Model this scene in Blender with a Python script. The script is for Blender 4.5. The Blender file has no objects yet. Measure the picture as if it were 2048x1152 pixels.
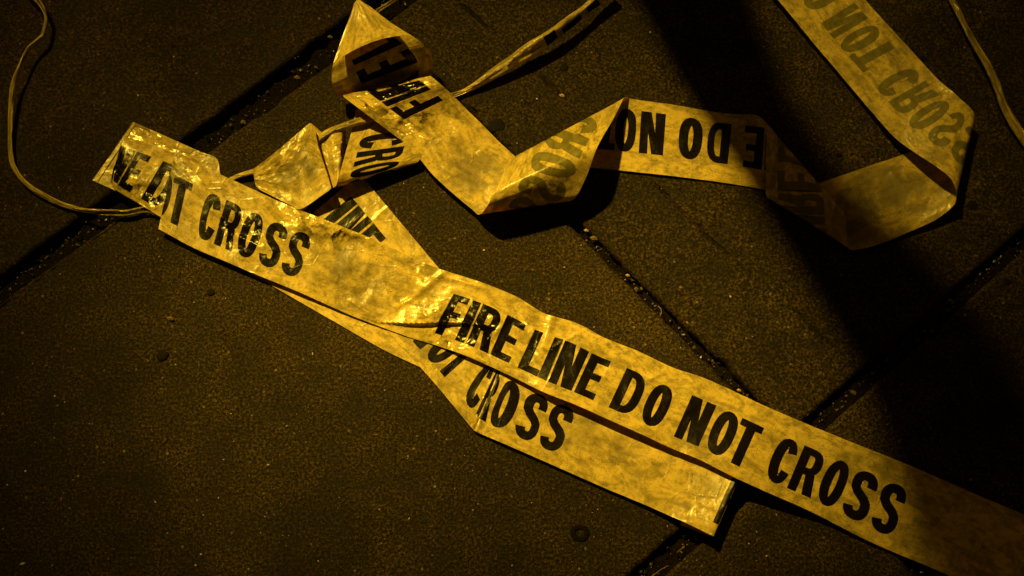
import bpy, bmesh, math, random
import numpy as np
from mathutils import Vector, Matrix, noise
from mathutils.geometry import delaunay_2d_cdt

sc = bpy.context.scene
R = math.radians
# ------------------------------------------------------------------ camera
CAM_H, TILT, FPX = 1.21, R(18), 2813.0          # metres above the pavement, tilt from straight down
cd = bpy.data.cameras.new("camera"); cam = bpy.data.objects.new("camera", cd)
sc.collection.objects.link(cam); sc.camera = cam
cam.location = (0, 0, CAM_H); cam.rotation_euler = (TILT, 0, 0)
cd.sensor_width = 36.0; cd.lens = 36.0 * FPX / 2048.0
cd.clip_start = 0.05; cd.clip_end = 300
sc.render.resolution_x, sc.render.resolution_y = 1024, 576
sc.view_settings.view_transform = 'Standard'; sc.view_settings.look = 'None'
sc.view_settings.exposure = 0.3; sc.view_settings.gamma = 1.0

# ------------------------------------------------------------------ sky: dim amber night glow
SUN_EL = R(50)
SUN_AZ_DIR = (0.5285, -0.8489)                      # horizontal direction shadows fall in
w = bpy.data.worlds.new("World"); sc.world = w; w.use_nodes = True
nt = w.node_tree; nt.nodes.clear()
sky = nt.nodes.new('ShaderNodeTexSky'); sky.sky_type = 'NISHITA'; sky.sun_disc = False
sky.sun_elevation = SUN_EL; sky.sun_rotation = math.atan2(-SUN_AZ_DIR[0], -SUN_AZ_DIR[1])
mx = nt.nodes.new('ShaderNodeMix'); mx.data_type = 'RGBA'; mx.blend_type = 'MULTIPLY'
mx.inputs[0].default_value = 1.0; mx.inputs[7].default_value = (1.0, 0.40, 0.02, 1)
bg = nt.nodes.new('ShaderNodeBackground'); bg.inputs[1].default_value = 0.0125
out = nt.nodes.new('ShaderNodeOutputWorld')
nt.links.new(sky.outputs[0], mx.inputs[6]); nt.links.new(mx.outputs[2], bg.inputs[0])
nt.links.new(bg.outputs[0], out.inputs[0])

# ------------------------------------------------------------------ the street light (far away, so parallel)
sl = bpy.data.lights.new("sun", 'SUN'); sl.energy = 4.7; sl.angle = R(2.4); sl.color = (1.0, 0.65, 0.065)
so = bpy.data.objects.new("sun", sl); sc.collection.objects.link(so)
dv = Vector((SUN_AZ_DIR[0]*math.cos(SUN_EL), SUN_AZ_DIR[1]*math.cos(SUN_EL), -math.sin(SUN_EL)))
so.rotation_euler = dv.to_track_quat('-Z', 'Y').to_euler(); so.location = -dv*6

# ------------------------------------------------------------------ helpers
def P(px, py, zmm=0.0):
    """world point (m) at height zmm over the pavement seen at photo pixel px,py"""
    d = np.array([px-1024.0, (576-py)*math.cos(TILT)+FPX*math.sin(TILT), (576-py)*math.sin(TILT)-FPX*math.cos(TILT)])
    k = (zmm/1000.0-CAM_H)/d[2]
    return np.array([d[0]*k, d[1]*k, zmm/1000.0])

def tag(o, label=None, cat=None, group=None, kind=None):
    if label: o['label'] = label
    if cat: o['category'] = cat
    if group: o['group'] = group
    if kind: o['kind'] = kind
    return o

def link_mesh(name, me, mats, parent=None):
    for m in mats: me.materials.append(m)
    o = bpy.data.objects.new(name, me); sc.collection.objects.link(o)
    if parent: o.parent = parent
    return o

class NT:
    def __init__(s, name):
        s.m = bpy.data.materials.new(name); s.m.use_nodes = True; s.t = s.m.node_tree; s.t.nodes.clear()
    def n(s, typ, **kw):
        x = s.t.nodes.new('ShaderNode'+typ)
        ins = kw.pop('ins', {})
        for k, v in kw.items(): setattr(x, k, v)
        for k, v in ins.items():
            if isinstance(v, bpy.types.NodeSocket): s.t.links.new(v, x.inputs[k])
            else: x.inputs[k].default_value = v
        return x
    def math(s, op, a, b=None, c=None, clamp=False):
        ins = {0: a}
        if b is not None: ins[1] = b
        if c is not None: ins[2] = c
        return s.n('Math', operation=op, use_clamp=clamp, ins=ins).outputs[0]
    def ss(s, v, lo, hi, a=0.0, b=1.0):
        return s.n('MapRange', interpolation_type='SMOOTHSTEP', ins={0: v, 1: lo, 2: hi, 3: a, 4: b}).outputs[0]
    def noise(s, vec, scale, detail=3, rough=0.55, dist=0.0):
        return s.n('TexNoise', ins={'Vector': vec, 'Scale': scale, 'Detail': detail, 'Roughness': rough, 'Distortion': dist}).outputs[0]
    def mix(s, f, a, b, blend='MIX'):
        x = s.n('Mix', data_type='RGBA', blend_type=blend, ins={0: f, 6: a, 7: b}); return x.outputs[2]
def c4(r, g, b): return (r, g, b, 1)

# ------------------------------------------------------------------ materials
def film_material(name, kind):
    """kind: film, ink (printed face) / film_back, ink_back (unprinted face)"""
    N = NT(name)
    uv = N.n('UVMap', uv_map='uv').outputs[0]
    cr = N.n('Attribute', attribute_name='crumple').outputs['Fac']
    di = N.n('Attribute', attribute_name='dirt').outputs['Fac']
    cloud = N.noise(uv, 1.9, 5, 0.62, 0.4)
    cloud2 = N.noise(uv, 5.0, 4, 0.6, 0.3)
    grime = N.noise(uv, 13.0, 5, 0.7)
    speck = N.noise(uv, 48.0, 2, 0.5)
    # fine black specks clustered in patches
    sp = N.math('MULTIPLY', N.ss(N.noise(uv, 60.0, 4, 0.75), 0.53, 0.60), N.ss(N.math('ADD', cloud2, N.math('MULTIPLY', grime, .5)), 0.67, 0.86))
    gr = N.math('MULTIPLY', N.ss(grime, 0.44, 0.70), N.ss(cloud, 0.38, 0.64))
    smear = N.math('MULTIPLY', N.ss(N.math('ADD', cloud, N.math('MULTIPLY', di, 0.22)), 0.50, 0.74), 0.75)
    dirt = N.math('MAXIMUM', N.math('MAXIMUM', N.math('MINIMUM', N.math('MULTIPLY', sp, N.math('ADD', 0.60, di)), 0.9), N.math('MULTIPLY', gr, 0.70)),
                  N.math('MULTIPLY', smear, N.math('ADD', N.math('MULTIPLY', di, 0.8), 0.30)), clamp=True)
    front = not kind.endswith('back'); ink = kind.startswith('ink')
    if ink and front: base = c4(0.006, 0.004, 0.003)
    elif ink: base = c4(0.27, 0.24, 0.07)
    elif front: base = c4(0.86, 0.67, 0.17)
    else: base = c4(0.84, 0.66, 0.17)
    wob2 = N.n('Mapping', ins={0: uv, 2: (0, 0, R(24)), 3: (1.0, 2.2, 1.0)}).outputs[0]
    smg = N.noise(wob2, 2.4, 9, 0.68, 1.1)
    tone = N.ss(N.math('ADD', N.math('MULTIPLY', smg, .7), N.math('MULTIPLY', grime, .3)), 0.41, 0.61, 1.20, 0.60 if not ink else 0.8)
    tonec = N.n('CombineColor', ins={0: tone, 1: tone, 2: tone}).outputs[0]
    col = N.mix(1.0, base, tonec, 'MULTIPLY')
    if ink and front:
        wear = N.math('MULTIPLY', N.ss(grime, 0.64, 0.76), N.math('ADD', N.math('MULTIPLY', cr, 0.15), 0.015))
        col = N.mix(wear, col, c4(0.22, 0.17, 0.06))
    else:
        col = N.mix(dirt, col, c4(0.11, 0.085, 0.04))
    # relief: soft waves, straight creases, crackle where crumpled
    soft = N.noise(uv, 3.2, 3, 0.5, 0.6)
    v1 = N.n('TexVoronoi', feature='DISTANCE_TO_EDGE', ins={'Vector': uv, 'Scale': 2.3}).outputs[0]
    crease = N.math('MULTIPLY', N.ss(v1, 0.0, 0.035, 1.0, 0.0), N.ss(N.noise(uv, 1.4, 2), 0.45, 0.62))
    wob = N.n('VectorMath', operation='ADD', ins={0: uv, 1: N.n('VectorMath', operation='SCALE', ins={0: N.n('TexNoise', ins={'Vector': uv, 'Scale': 5.0}).outputs[1], 3: 0.16}).outputs[0]}).outputs[0]
    def facets(scale, amp):
        v = N.n('TexVoronoi', feature='F1', ins={'Vector': wob, 'Scale': scale})
        off = N.n('VectorMath', operation='SUBTRACT', ins={0: wob, 1: v.outputs['Position']}).outputs[0]
        dr = N.n('VectorMath', operation='SUBTRACT', ins={0: v.outputs['Color'], 1: (.5, .5, .5)}).outputs[0]
        d = N.n('VectorMath', operation='DOT_PRODUCT', ins={0: off, 1: dr}).outputs['Value']
        return N.math('MULTIPLY', d, amp)
    fc = N.math('ADD', facets(4.0, 30.0), facets(11.0, 14.0))
    h = N.math('ADD', N.math('MULTIPLY', soft, 0.30), N.math('MULTIPLY', crease, 0.03))
    h = N.math('ADD', h, N.math('MULTIPLY', N.noise(uv, 60.0, 2), 0.004))
    h = N.math('ADD', h, facets(1.6, 0.30))
    if ink and front: h = N.math('MULTIPLY', h, 0.7)
    h = N.math('ADD', h, N.math('MULTIPLY', cr, fc))
    bump = N.n('Bump', ins={'Strength': 1.0, 'Distance': 0.0042, 'Height': h}).outputs[0]
    rough = N.math('SUBTRACT', N.math('ADD', N.math('MULTIPLY', dirt, 0.3), 0.24 if front else 0.29), N.math('MULTIPLY', cr, 0.11))
    pb = N.n('BsdfPrincipled', ins={'Base Color': col, 'Roughness': rough, 'Normal': bump, 'IOR': 1.5})
    pb.inputs['Specular IOR Level'].default_value = 0.22 if ink and front else 0.62
    o = N.n('OutputMaterial')
    tcol = N.mix(1.0, c4(0.75, 0.55, 0.12), col, 'MULTIPLY')
    tr = N.n('BsdfTranslucent', ins={'Color': tcol, 'Normal': bump})
    ms = N.n('MixShader', ins={0: 0.04 if ink and front else 0.30, 1: pb.outputs[0], 2: tr.outputs[0]})
    N.t.links.new(ms.outputs[0], o.inputs[0])
    return N.m
FILM = [film_material('tape_film', 'film'), film_material('tape_ink', 'ink'),
        film_material('tape_film_reverse', 'film_back'), film_material('tape_ink_reverse', 'ink_back')]

def concrete_material(name, base, warm, seed, crack=None):
    N = NT(name)
    pos = N.n('NewGeometry').outputs['Position']
    p = N.n('VectorMath', operation='ADD', ins={0: pos, 1: (seed, seed*1.7, 0)}).outputs[0]
    big = N.noise(p, 3.5, 5, 0.6, 0.3)
    mid = N.noise(p, 28.0, 5, 0.65)
    grain = N.noise(p, 400.0, 5, 0.85)
    grain2 = N.noise(p, 900.0, 2, 0.6)
    vor = N.n('TexVoronoi', feature='F1', ins={'Vector': p, 'Scale': 210.0})
    v_d, v_c = vor.outputs[0], vor.outputs[1]
    sepc = N.n('SeparateColor', ins={0: v_c})
    # brushed finish running along the slabs
    mp = N.n('Mapping', ins={0: p, 2: (0, 0, R(-33)), 3: (60.0, 620.0, 60.0)})
    brush = N.noise(mp.outputs[0], 1.0, 3, 0.6)
    # aggregate: pale stones and dark stones
    pale = N.math('MULTIPLY', N.ss(sepc.outputs[0], 0.90, 0.99), N.ss(v_d, 0.30, 0.15))
    pale = N.math('MULTIPLY', pale, N.ss(mid, 0.35, 0.6))
    dark = N.math('MULTIPLY', N.ss(sepc.outputs[1], 0.90, 0.97), N.ss(v_d, 0.50, 0.25))
    vs = N.n('TexVoronoi', feature='F1', ins={'Vector': p, 'Scale': 55.0})
    blot = N.math('MULTIPLY', N.ss(N.n('SeparateColor', ins={0: vs.outputs[1]}).outputs[2], 0.95, 0.99), N.ss(vs.outputs[0], 0.38, 0.18))
    lum = N.math('ADD', 0.06, N.math('MULTIPLY', N.math('POWER', N.ss(grain, 0.33, 0.72), 2.0), 4.6))
    lum = N.math('MULTIPLY', lum, N.ss(grain2, 0.25, 0.75, 0.45, 1.55))
    lum = N.math('MULTIPLY', lum, N.ss(mid, 0.28, 0.72, 0.55, 1.45))
    lum = N.math('MULTIPLY', lum, N.ss(big, 0.30, 0.70, 0.66, 1.30))
    lum = N.math('MULTIPLY', lum, N.ss(brush, 0.25, 0.75, 0.92, 1.07))
    lumc = N.n('CombineColor', ins={0: lum, 1: lum, 2: lum}).outputs[0]
    hue = N.mix(N.ss(N.noise(p, 150.0, 4, 0.7), 0.35, 0.65), base, warm)
    col = N.mix(1.0, hue, lumc, 'MULTIPLY')
    col = N.mix(N.math('MULTIPLY', pale, 0.75), col, c4(0.30, 0.23, 0.14))
    col = N.mix(N.math('MULTIPLY', dark, 0.75), col, c4(0.012, 0.010, 0.008))
    col = N.mix(N.math('MULTIPLY', blot, 0.5), col, c4(0.016, 0.012, 0.009))
    stn = N.ss(N.noise(p, 8.0, 7, 0.72, 0.8), 0.46, 0.68, 1.12, 0.62)
    col = N.mix(1.0, col, N.n('CombineColor', ins={0: stn, 1: stn, 2: stn}).outputs[0], 'MULTIPLY')
    scr = N.n('Mapping', ins={0: p, 2: (0, 0, R(35)), 3: (14.0, 210.0, 14.0)})
    scm = N.math('MULTIPLY', N.ss(N.noise(scr.outputs[0], 1.0, 4, 0.7), 0.60, 0.72), N.ss(big, 0.45, 0.62))
    col = N.mix(N.math('MULTIPLY', scm, 0.35), col, c4(0.075, 0.052, 0.022))
    pit = N.math('MULTIPLY', N.ss(N.noise(p, 130.0, 3, 0.6), 0.60, 0.68), N.ss(mid, 0.35, 0.6))
    col = N.mix(N.math('MULTIPLY', pit, 0.75), col, c4(0.004, 0.003, 0.002))
    h = N.math('ADD', N.math('MULTIPLY', grain, 0.55), N.math('MULTIPLY', grain2, 0.25))
    h = N.math('ADD', h, N.math('MULTIPLY', brush, 0.12))
    h = N.math('ADD', h, N.math('MULTIPLY', mid, 1.2))
    if crack:
        # hairline scored crack across the slab
        sx = N.n('SeparateXYZ', ins={0: pos})
        x, y = sx.outputs[0], sx.outputs[1]
        a, b = crack
        L = np.hypot(*(b-a)); ex, ey = (b-a)/L
        wob = N.math('MULTIPLY', N.math('SUBTRACT', N.noise(pos, 9.0, 4, 0.6), 0.5), 0.024)
        dist = N.math('ADD', N.math('ADD', N.math('MULTIPLY', N.math('SUBTRACT', x, float(a[0])), float(-ey)),
                                    N.math('MULTIPLY', N.math('SUBTRACT', y, float(a[1])), float(ex))), wob)
        ln = N.math('MULTIPLY', N.ss(N.math('ABSOLUTE', dist), 0.0, 0.0026, 1, 0), N.ss(N.noise(pos, 14.0, 4, 0.7), 0.42, 0.58, 0.05, 0.9))
        col = N.mix(N.math('MULTIPLY', ln, 0.8), col, c4(0.008, 0.006, 0.005))
        h = N.math('SUBTRACT', h, N.math('MULTIPLY', ln, 2.0))
    bump = N.n('Bump', ins={'Strength': 0.85, 'Distance': 0.0016, 'Height': h}).outputs[0]
    rough = N.ss(mid, 0.3, 0.7, 0.55, 0.8)
    pb = N.n('BsdfPrincipled', ins={'Base Color': col, 'Roughness': rough, 'Normal': bump})
    pb.inputs['Specular IOR Level'].default_value = 0.16
    o = N.n('OutputMaterial'); N.t.links.new(pb.outputs[0], o.inputs[0])
    return N.m

def simple(name, col, rough, bscale=300, bdist=0.0008, var=0.5, spec=0.5):
    N = NT(name)
    pos = N.n('NewGeometry').outputs['Position']
    n1 = N.noise(pos, bscale, 4, 0.65)
    lum = N.ss(n1, 0.25, 0.75, 1-var, 1+var)
    lc = N.n('CombineColor', ins={0: lum, 1: lum, 2: lum}).outputs[0]
    bump = N.n('Bump', ins={'Strength': 0.8, 'Distance': bdist, 'Height': n1}).outputs[0]
    pb = N.n('BsdfPrincipled', ins={'Base Color': N.mix(1.0, c4(*col), lc, 'MULTIPLY'), 'Roughness': rough, 'Normal': bump})
    pb.inputs['Specular IOR Level'].default_value = spec
    o = N.n('OutputMaterial'); N.t.links.new(pb.outputs[0], o.inputs[0])
    return N.m

# ------------------------------------------------------------------ pavement
def xy(px, py): return P(px, py)[:2]
def line(p, q): return (p, (q-p)/np.linalg.norm(q-p))
def meet(l1, l2):
    A = np.array([l1[1], -l2[1]]).T
    s = np.linalg.solve(A, l2[0]-l1[0]); return l1[0]+l1[1]*s[0]
Aup = line(xy(0, 553), xy(640, 76)); Alo = line(xy(0, 604), xy(640, 141))
Cup = line(xy(1303, 1109), xy(2047, 456)); Clo = line(xy(1354, 1130), xy(2047, 499))
Bl = line(xy(1132, 440), xy(1471, 783)); Br = line(xy(1158, 440), xy(1499, 781))
FAR = 4.0
rng = random.Random(4)
def along(p, q, seed, amp=0.0011):
    """points from p to q with a chipped, slightly wandering line"""
    L = np.linalg.norm(q-p); n = int(min(L, 8)/0.004); e = (q-p)/L; nn = np.array([-e[1], e[0]])
    r = []
    for i in range(n):
        s = i/n; pt = p+(q-p)*s
        a = noise.fractal(Vector((pt[0]*70, pt[1]*70, seed)), 0.8, 2.0, 4)*amp
        c = noise.noise(Vector((pt[0]*24, pt[1]*24, seed+9)))
        chip = max(0.0, c-0.40)*0.014
        b = noise.noise(Vector((pt[0]*6, pt[1]*6, seed+5)))*0.0012
        r.append((pt+nn*(a+b+chip)))
    return r
def slab(name, corners, z, mat, seed):
    # corners counter-clockwise; only edges inside 1.2 m are chipped
    ring = []
    m = len(corners)
    for i in range(m):
        p, q = corners[i], corners[(i+1) % m]
        if max(np.abs(p).max(), np.abs(q).max()) > 9: ring.append(p); continue
        ring += along(p, q, seed)
    bm = bmesh.new()
    k = len(ring)
    def inset(pt, i, d):
        a = ring[(i-3) % k]; b = ring[(i+3) % k]; e = b-a; L = np.linalg.norm(e)+1e-9
        nn = np.array([-e[1], e[0]])/L
        return pt+nn*d
    tops, mids, lows, bots = [], [], [], []
    for i, pt in enumerate(ring):
        q = inset(pt, i, 0.0042+0.0012*noise.noise(Vector((pt[0]*90, pt[1]*90, seed))))
        q2 = inset(pt, i, 0.0016)
        tops.append(bm.verts.new((q[0], q[1], z)))
        mids.append(bm.verts.new((q2[0], q2[1], z-0.0009)))
        lows.append(bm.verts.new((pt[0], pt[1], z-0.0032)))
        bots.append(bm.verts.new((pt[0], pt[1], z-0.05)))
    for A_, B_ in ((tops, mids), (mids, lows), (lows, bots)):
        for i in range(k):
            j = (i+1) % k
            f = bm.faces.new((B_[i], B_[j], A_[j], A_[i])); f.smooth = True
    f = bm.faces.new(tops)
    bmesh.ops.triangulate(bm, faces=[f])
    me = bpy.data.meshes.new(name); bm.to_mesh(me); bm.free()
    return tag(link_mesh(name, me, [mat]), kind='structure')
ck = (xy(1075, 150), xy(1600, 640))
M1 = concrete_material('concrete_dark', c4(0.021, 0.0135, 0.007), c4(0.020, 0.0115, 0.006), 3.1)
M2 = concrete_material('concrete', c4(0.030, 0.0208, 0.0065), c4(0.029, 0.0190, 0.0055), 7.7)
M3 = concrete_material('concrete_scored', c4(0.030, 0.0208, 0.0065), c4(0.029, 0.0190, 0.0055), 1.3, ck)
M4 = concrete_material('concrete_near', c4(0.032, 0.0222, 0.007), c4(0.031, 0.0203, 0.006), 5.9)
def far(l, s): return l[0]+l[1]*s
AB_l, AB_r = meet(Alo, Bl), meet(Alo, Br)
CB_l, CB_r = meet(Cup, Bl), meet(Cup, Br)
DB_l, DB_r = meet(Clo, Bl), meet(Clo, Br)
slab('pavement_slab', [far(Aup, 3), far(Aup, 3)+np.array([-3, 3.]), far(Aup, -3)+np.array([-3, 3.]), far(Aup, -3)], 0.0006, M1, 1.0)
slab('pavement_slab', [AB_l, far(Alo, -3), far(Cup, -3.0), CB_l], 0.0, M2, 2.0)
slab('pavement_slab', [far(Alo, 3), AB_r, CB_r, far(Cup, 3)], 0.0006, M3, 3.0)
slab('pavement_slab', [DB_l, far(Clo, -3), far(Bl, 3.)+np.array([-3, -1.]), far(Bl, 3)], 0.0, M4, 4.0)
slab('pavement_slab', [far(Clo, 3), DB_r, far(Br, 3), far(Br, 3)+np.array([3, 1.])], 0.0004, M4, 5.0)
# dirt packed into the joints: one undulating bed under the slabs, on the wide ground
MD = simple('joint_dirt', (0.009, 0.0065, 0.004), 0.8, 500, 0.002, 0.8, 0.06)
bm = bmesh.new()
def dirt_strip(lc1, lc2, s0, s1, hw, dep):
    n = int((s1-s0)/0.004); m = 7
    c0 = (lc1[0]+lc2[0])/2; d = (lc1[1]+lc2[1]); d /= np.linalg.norm(d); nn = np.array([-d[1], d[0]])
    g = []
    for i in range(n+1):
        s = s0+(s1-s0)*i/n; row = []
        for j in range(m):
            pt = c0+d*s+nn*hw*(j/(m-1)*2-1)
            z = dep+0.0035*noise.fractal(Vector((pt[0]*120, pt[1]*120, 2.2)), 0.8, 2, 4)
            row.append(bm.verts.new((pt[0], pt[1], z)))
        g.append(row)
    for i in range(n):
        for j in range(m-1):
            f = bm.faces.new((g[i][j], g[i+1][j], g[i+1][j+1], g[i][j+1])); f.smooth = True
dirt_strip(Aup, Alo, -0.6, 1.2, 0.03, -0.010)
dirt_strip(Cup, Clo, -0.5, 1.2, 0.03, -0.009)
dirt_strip(Bl, Br, -0.5, 0.9, 0.015, -0.0085)
me = bpy.data.meshes.new('joint_bed'); bm.to_mesh(me); bm.free()
tag(link_mesh('joint_bed', me, [MD]), kind='structure')
bm = bmesh.new()
for a, b in ((-1, -1), (1, -1), (1, 1), (-1, 1)): bm.verts.new((a*60, b*60, -0.02))
bm.faces.new(bm.verts[:])
me = bpy.data.meshes.new('ground'); bm.to_mesh(me); bm.free()
tag(link_mesh('ground', me, [simple('soil', (0.03, 0.024, 0.016), 0.9, 40, 0.01)]), kind='structure')

# grit lying in the joints and sprinkled on the slabs
def pebbles(name, pts, mat):
    vs, fs = [], []
    bmi = bmesh.new(); bmesh.ops.create_icosphere(bmi, subdivisions=1, radius=1.0)
    base = np.array([v.co[:] for v in bmi.verts]); bf = [[v.index for v in f.verts] for f in bmi.faces]; bmi.free()
    r = np.random.RandomState(5); off = 0
    for (x, y, z, s) in pts:
        q = base*(1+0.25*r.randn(*base.shape))*s*np.array([r.uniform(.7, 1.5), r.uniform(.6, 1.1), r.uniform(.4, .8)])
        a = r.uniform(0, 6.28); c_, s_ = math.cos(a), math.sin(a)
        q = np.stack([q[:, 0]*c_-q[:, 1]*s_, q[:, 0]*s_+q[:, 1]*c_, q[:, 2]], 1)+np.array([x, y, z+s*0.25])
        vs.append(q); fs += [[i+off for i in f] for f in bf]; off += len(base)
    me = bpy.data.meshes.new(name); me.from_pydata(np.concatenate(vs).tolist(), [], fs)
    return link_mesh(name, me, [mat])
r = np.random.RandomState(11)
pts = []
for (l1, l2, s0, s1, hw, nn_, dens) in ((Aup, Alo, -.5, .9, .010, 0, 900), (Cup, Clo, -.4, .9, .009, 0, 900), (Bl, Br, -.4, .7, .004, 0, 620)):
    c0 = (l1[0]+l2[0])/2; d = l1[1]+l2[1]; d /= np.linalg.norm(d); nv = np.array([-d[1], d[0]])
    for i in range(dens):
        s = r.uniform(s0, s1); pt = c0+d*s+nv*r.normal(0, hw*0.7)
        pts.append((pt[0], pt[1], {900: -0.008, 620: -0.0072}[dens] if l1 is not Aup else -0.0085, abs(r.normal(0, .00065))+.0004))
def pebble_mat(name, a, b, rough):
    N = NT(name); g = N.n('NewGeometry')
    rp = g.outputs['Random Per Island']
    col = N.mix(N.ss(rp, 0.2, 1.0), a, b)
    pb = N.n('BsdfPrincipled', ins={'Base Color': col, 'Roughness': rough})
    o = N.n('OutputMaterial'); N.t.links.new(pb.outputs[0], o.inputs[0]); return N.m
tag(pebbles('grit', pts, pebble_mat('grit_stone', c4(.006, .005, .004), c4(.14, .11, .06), .35)), kind='stuff')
pts = []
for i in range(1000):
    px, py = r.uniform(-60, 2100), r.uniform(-60, 1200)
    p_ = P(px, py); pts.append((p_[0], p_[1], 0.0002, abs(r.normal(0, .00035))+.00022))
tag(pebbles('sand', pts, pebble_mat('sand_grain', c4(.10, .07, .035), c4(.55, .45, .28), .4)), kind='stuff')
# the few stones large enough to pick out
pts_px = [(1173, 459, 2.1, 'pale'), (1188, 475, 3.4, 'brown'), (1124, 192, 2.6, 'pale'), (1256, 549, 1.9, 'pale'), (1479, 779, 1.9, 'pale'),
          (594, 153, 3.0, 'brown'), (661, 75, 2.4, 'brown'), (342, 638, 3.0, 'brown')]
PM = {'pale': simple('pale_stone', (0.50, 0.36, 0.18), 0.5, 300, .0005, .3), 'brown': simple('brown_stone', (0.17, 0.11, 0.055), 0.6, 300, .0005, .3)}
where = ['tiny bright pebble in the slab joint just under the raised tape curl', 'flat brown pebble in the joint, second from the tape curl',
         'small pale pebble on the slab left of the tape twist', 'tiny pale pebble midway down the central joint', 'pale pebble at the lower end of the central joint beside the tape',
         'brown pebble lying in the wide joint left of the tape loop', 'brown pebble on the joint edge beside the tape loop', 'tan pebble set on the large slab in the left foreground']
for (x, y, s, k), lab in zip(pts_px, where):
    p_ = P(x, y)
    o = pebbles('pebble', [(0, 0, 0, s/1000*0.85)], PM[k])
    o.location = (p_[0], p_[1], -0.003 if 'joint' in lab and 'edge' not in lab else 0.0005)
    tag(o, lab, 'pebble', 'loose pebbles on the pavement')

# ------------------------------------------------------------------ lettering outlines (cap height 1)
ST = 0.188
def band(pts, w=ST):
    """polygon of a stroke of width w along pts"""
    pts = [np.array(p, float) for p in pts]; n = len(pts); L, Rr = [], []
    for i in range(n):
        a = pts[max(i-1, 0)]; b = pts[min(i+1, n-1)]; e = (b-a)/np.linalg.norm(b-a); nn = np.array([-e[1], e[0]])
        L.append(pts[i]+nn*w/2); Rr.append(pts[i]-nn*w/2)
    return Rr+L[::-1]
def rect(x0, y0, x1, y1): return [(x0, y0), (x1, y0), (x1, y1), (x0, y1)]
def arc(cx, cy, rx, ry, a0, a1, n=14, p=2.3):
    o = []
    for i in range(n+1):
        a = R(a0+(a1-a0)*i/n); c_, s_ = math.cos(a), math.sin(a)
        o.append((cx+rx*math.copysign(abs(c_)**(2/p), c_), cy+ry*math.copysign(abs(s_)**(2/p), s_)))
    return o
h = ST/2; hb = 0.08
def glyph(ch):
    if ch == 'I': return [rect(0, 0, ST, 1)], ST
    if ch == 'L': return [rect(0, 0, ST, 1), rect(ST-.01, 0, .43, .16)], .43
    if ch == 'F': return [rect(0, 0, ST, 1), rect(ST-.01, .84, .385, 1), rect(ST-.01, .43, .35, .585)], .385
    if ch == 'E': return [rect(0, 0, ST, 1), rect(ST-.01, .84, .42, 1), rect(ST-.01, .43, .385, .585), rect(ST-.01, 0, .43, .16)], .43
    if ch == 'T': return [rect(0, .84, .46, 1), rect(.23-h, 0, .23+h, .845)], .46
    if ch == 'N': return [rect(0, 0, ST, 1), rect(.52-ST, 0, .52, 1), [(ST*.5, 1), (.52-ST*1.3, 0), (.52-ST*.5, 0), (ST*1.3, 1)]], .52
    if ch == 'O':
        return [band(arc(.237, .5, .237-h, .5-h+.01, 85, 275)), band(arc(.237, .5, .237-h, .5-h+.01, -95, 95))], .46
    if ch == 'C':
        return [band(arc(.225, .5, .225-h, .5-h+.01, 26, 334, 26))], .44
    if ch == 'D':
        return [rect(0, 0, ST, 1), band([(ST-.02, 1-hb)]+arc(.20, .5, .275-h+.02, .5-hb, 88, -88, 18, 2.6)+[(ST-.02, hb)], .165)], .49
    if ch == 'R':
        return [rect(0, 0, ST, 1), band([(ST-.02, 1-hb)]+arc(.225, .705, .245-h+.01, .295-hb, 85, -85, 14, 2.6)+[(ST-.02, .41+hb)], .16),
                [(.23, .45), (.31, 0), (.50, 0), (.41, .47)]], .53
    if ch == 'S':
        c_ = [(.46-.02, .735)]
        c_ = arc(.245, .735, .245-h, .265-h+.01, -8, 180, 14) + [(.105, .64), (.17, .56), (.32, .455), (.385, .37)]
        c_ += arc(.245, .265, .245-h, .265-h+.01, 10, -172, 14)
        return [band(c_)], .50
    return [], .3
CAP, BASE = 0.585, 0.148                 # cap height and baseline as fractions of the tape width
LAY = [('F', 0), ('I', .295), ('R', .395), ('E', .70), ('L', 1.07), ('I', 1.325), ('N', 1.455), ('E', 1.79), ('D', 2.23), ('O', 2.575),
       ('N', 3.04), ('O', 3.395), ('T', 3.665), ('C', 4.145), ('R', 4.44), ('O', 4.765), ('S', 5.09), ('S', 5.425)]
LAY[0] = ('F', .0); LAY[1] = ('I', .262); LAY[2] = ('R', .395); LAY[3] = ('E', .71)
PERIOD = 7.7
def lettering(ulo, uhi, umax=99):
    res = []
    for k in range(-2, 4):
        for ch, u in LAY:
            if u+k*PERIOD > uhi+.2 or u+k*PERIOD < ulo-.6: continue
            if u+k*PERIOD > umax: continue
            polys, wd = glyph(ch)
            for pl in polys:
                q = [(u+k*PERIOD+x*CAP*1.0, BASE+y*CAP) for x, y in pl]
                ar = sum(q[i][0]*q[(i+1) % len(q)][1]-q[(i+1) % len(q)][0]*q[i][1] for i in range(len(q)))
                if ar < 0: q = q[::-1]
                res.append(q)
    return res

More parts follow.
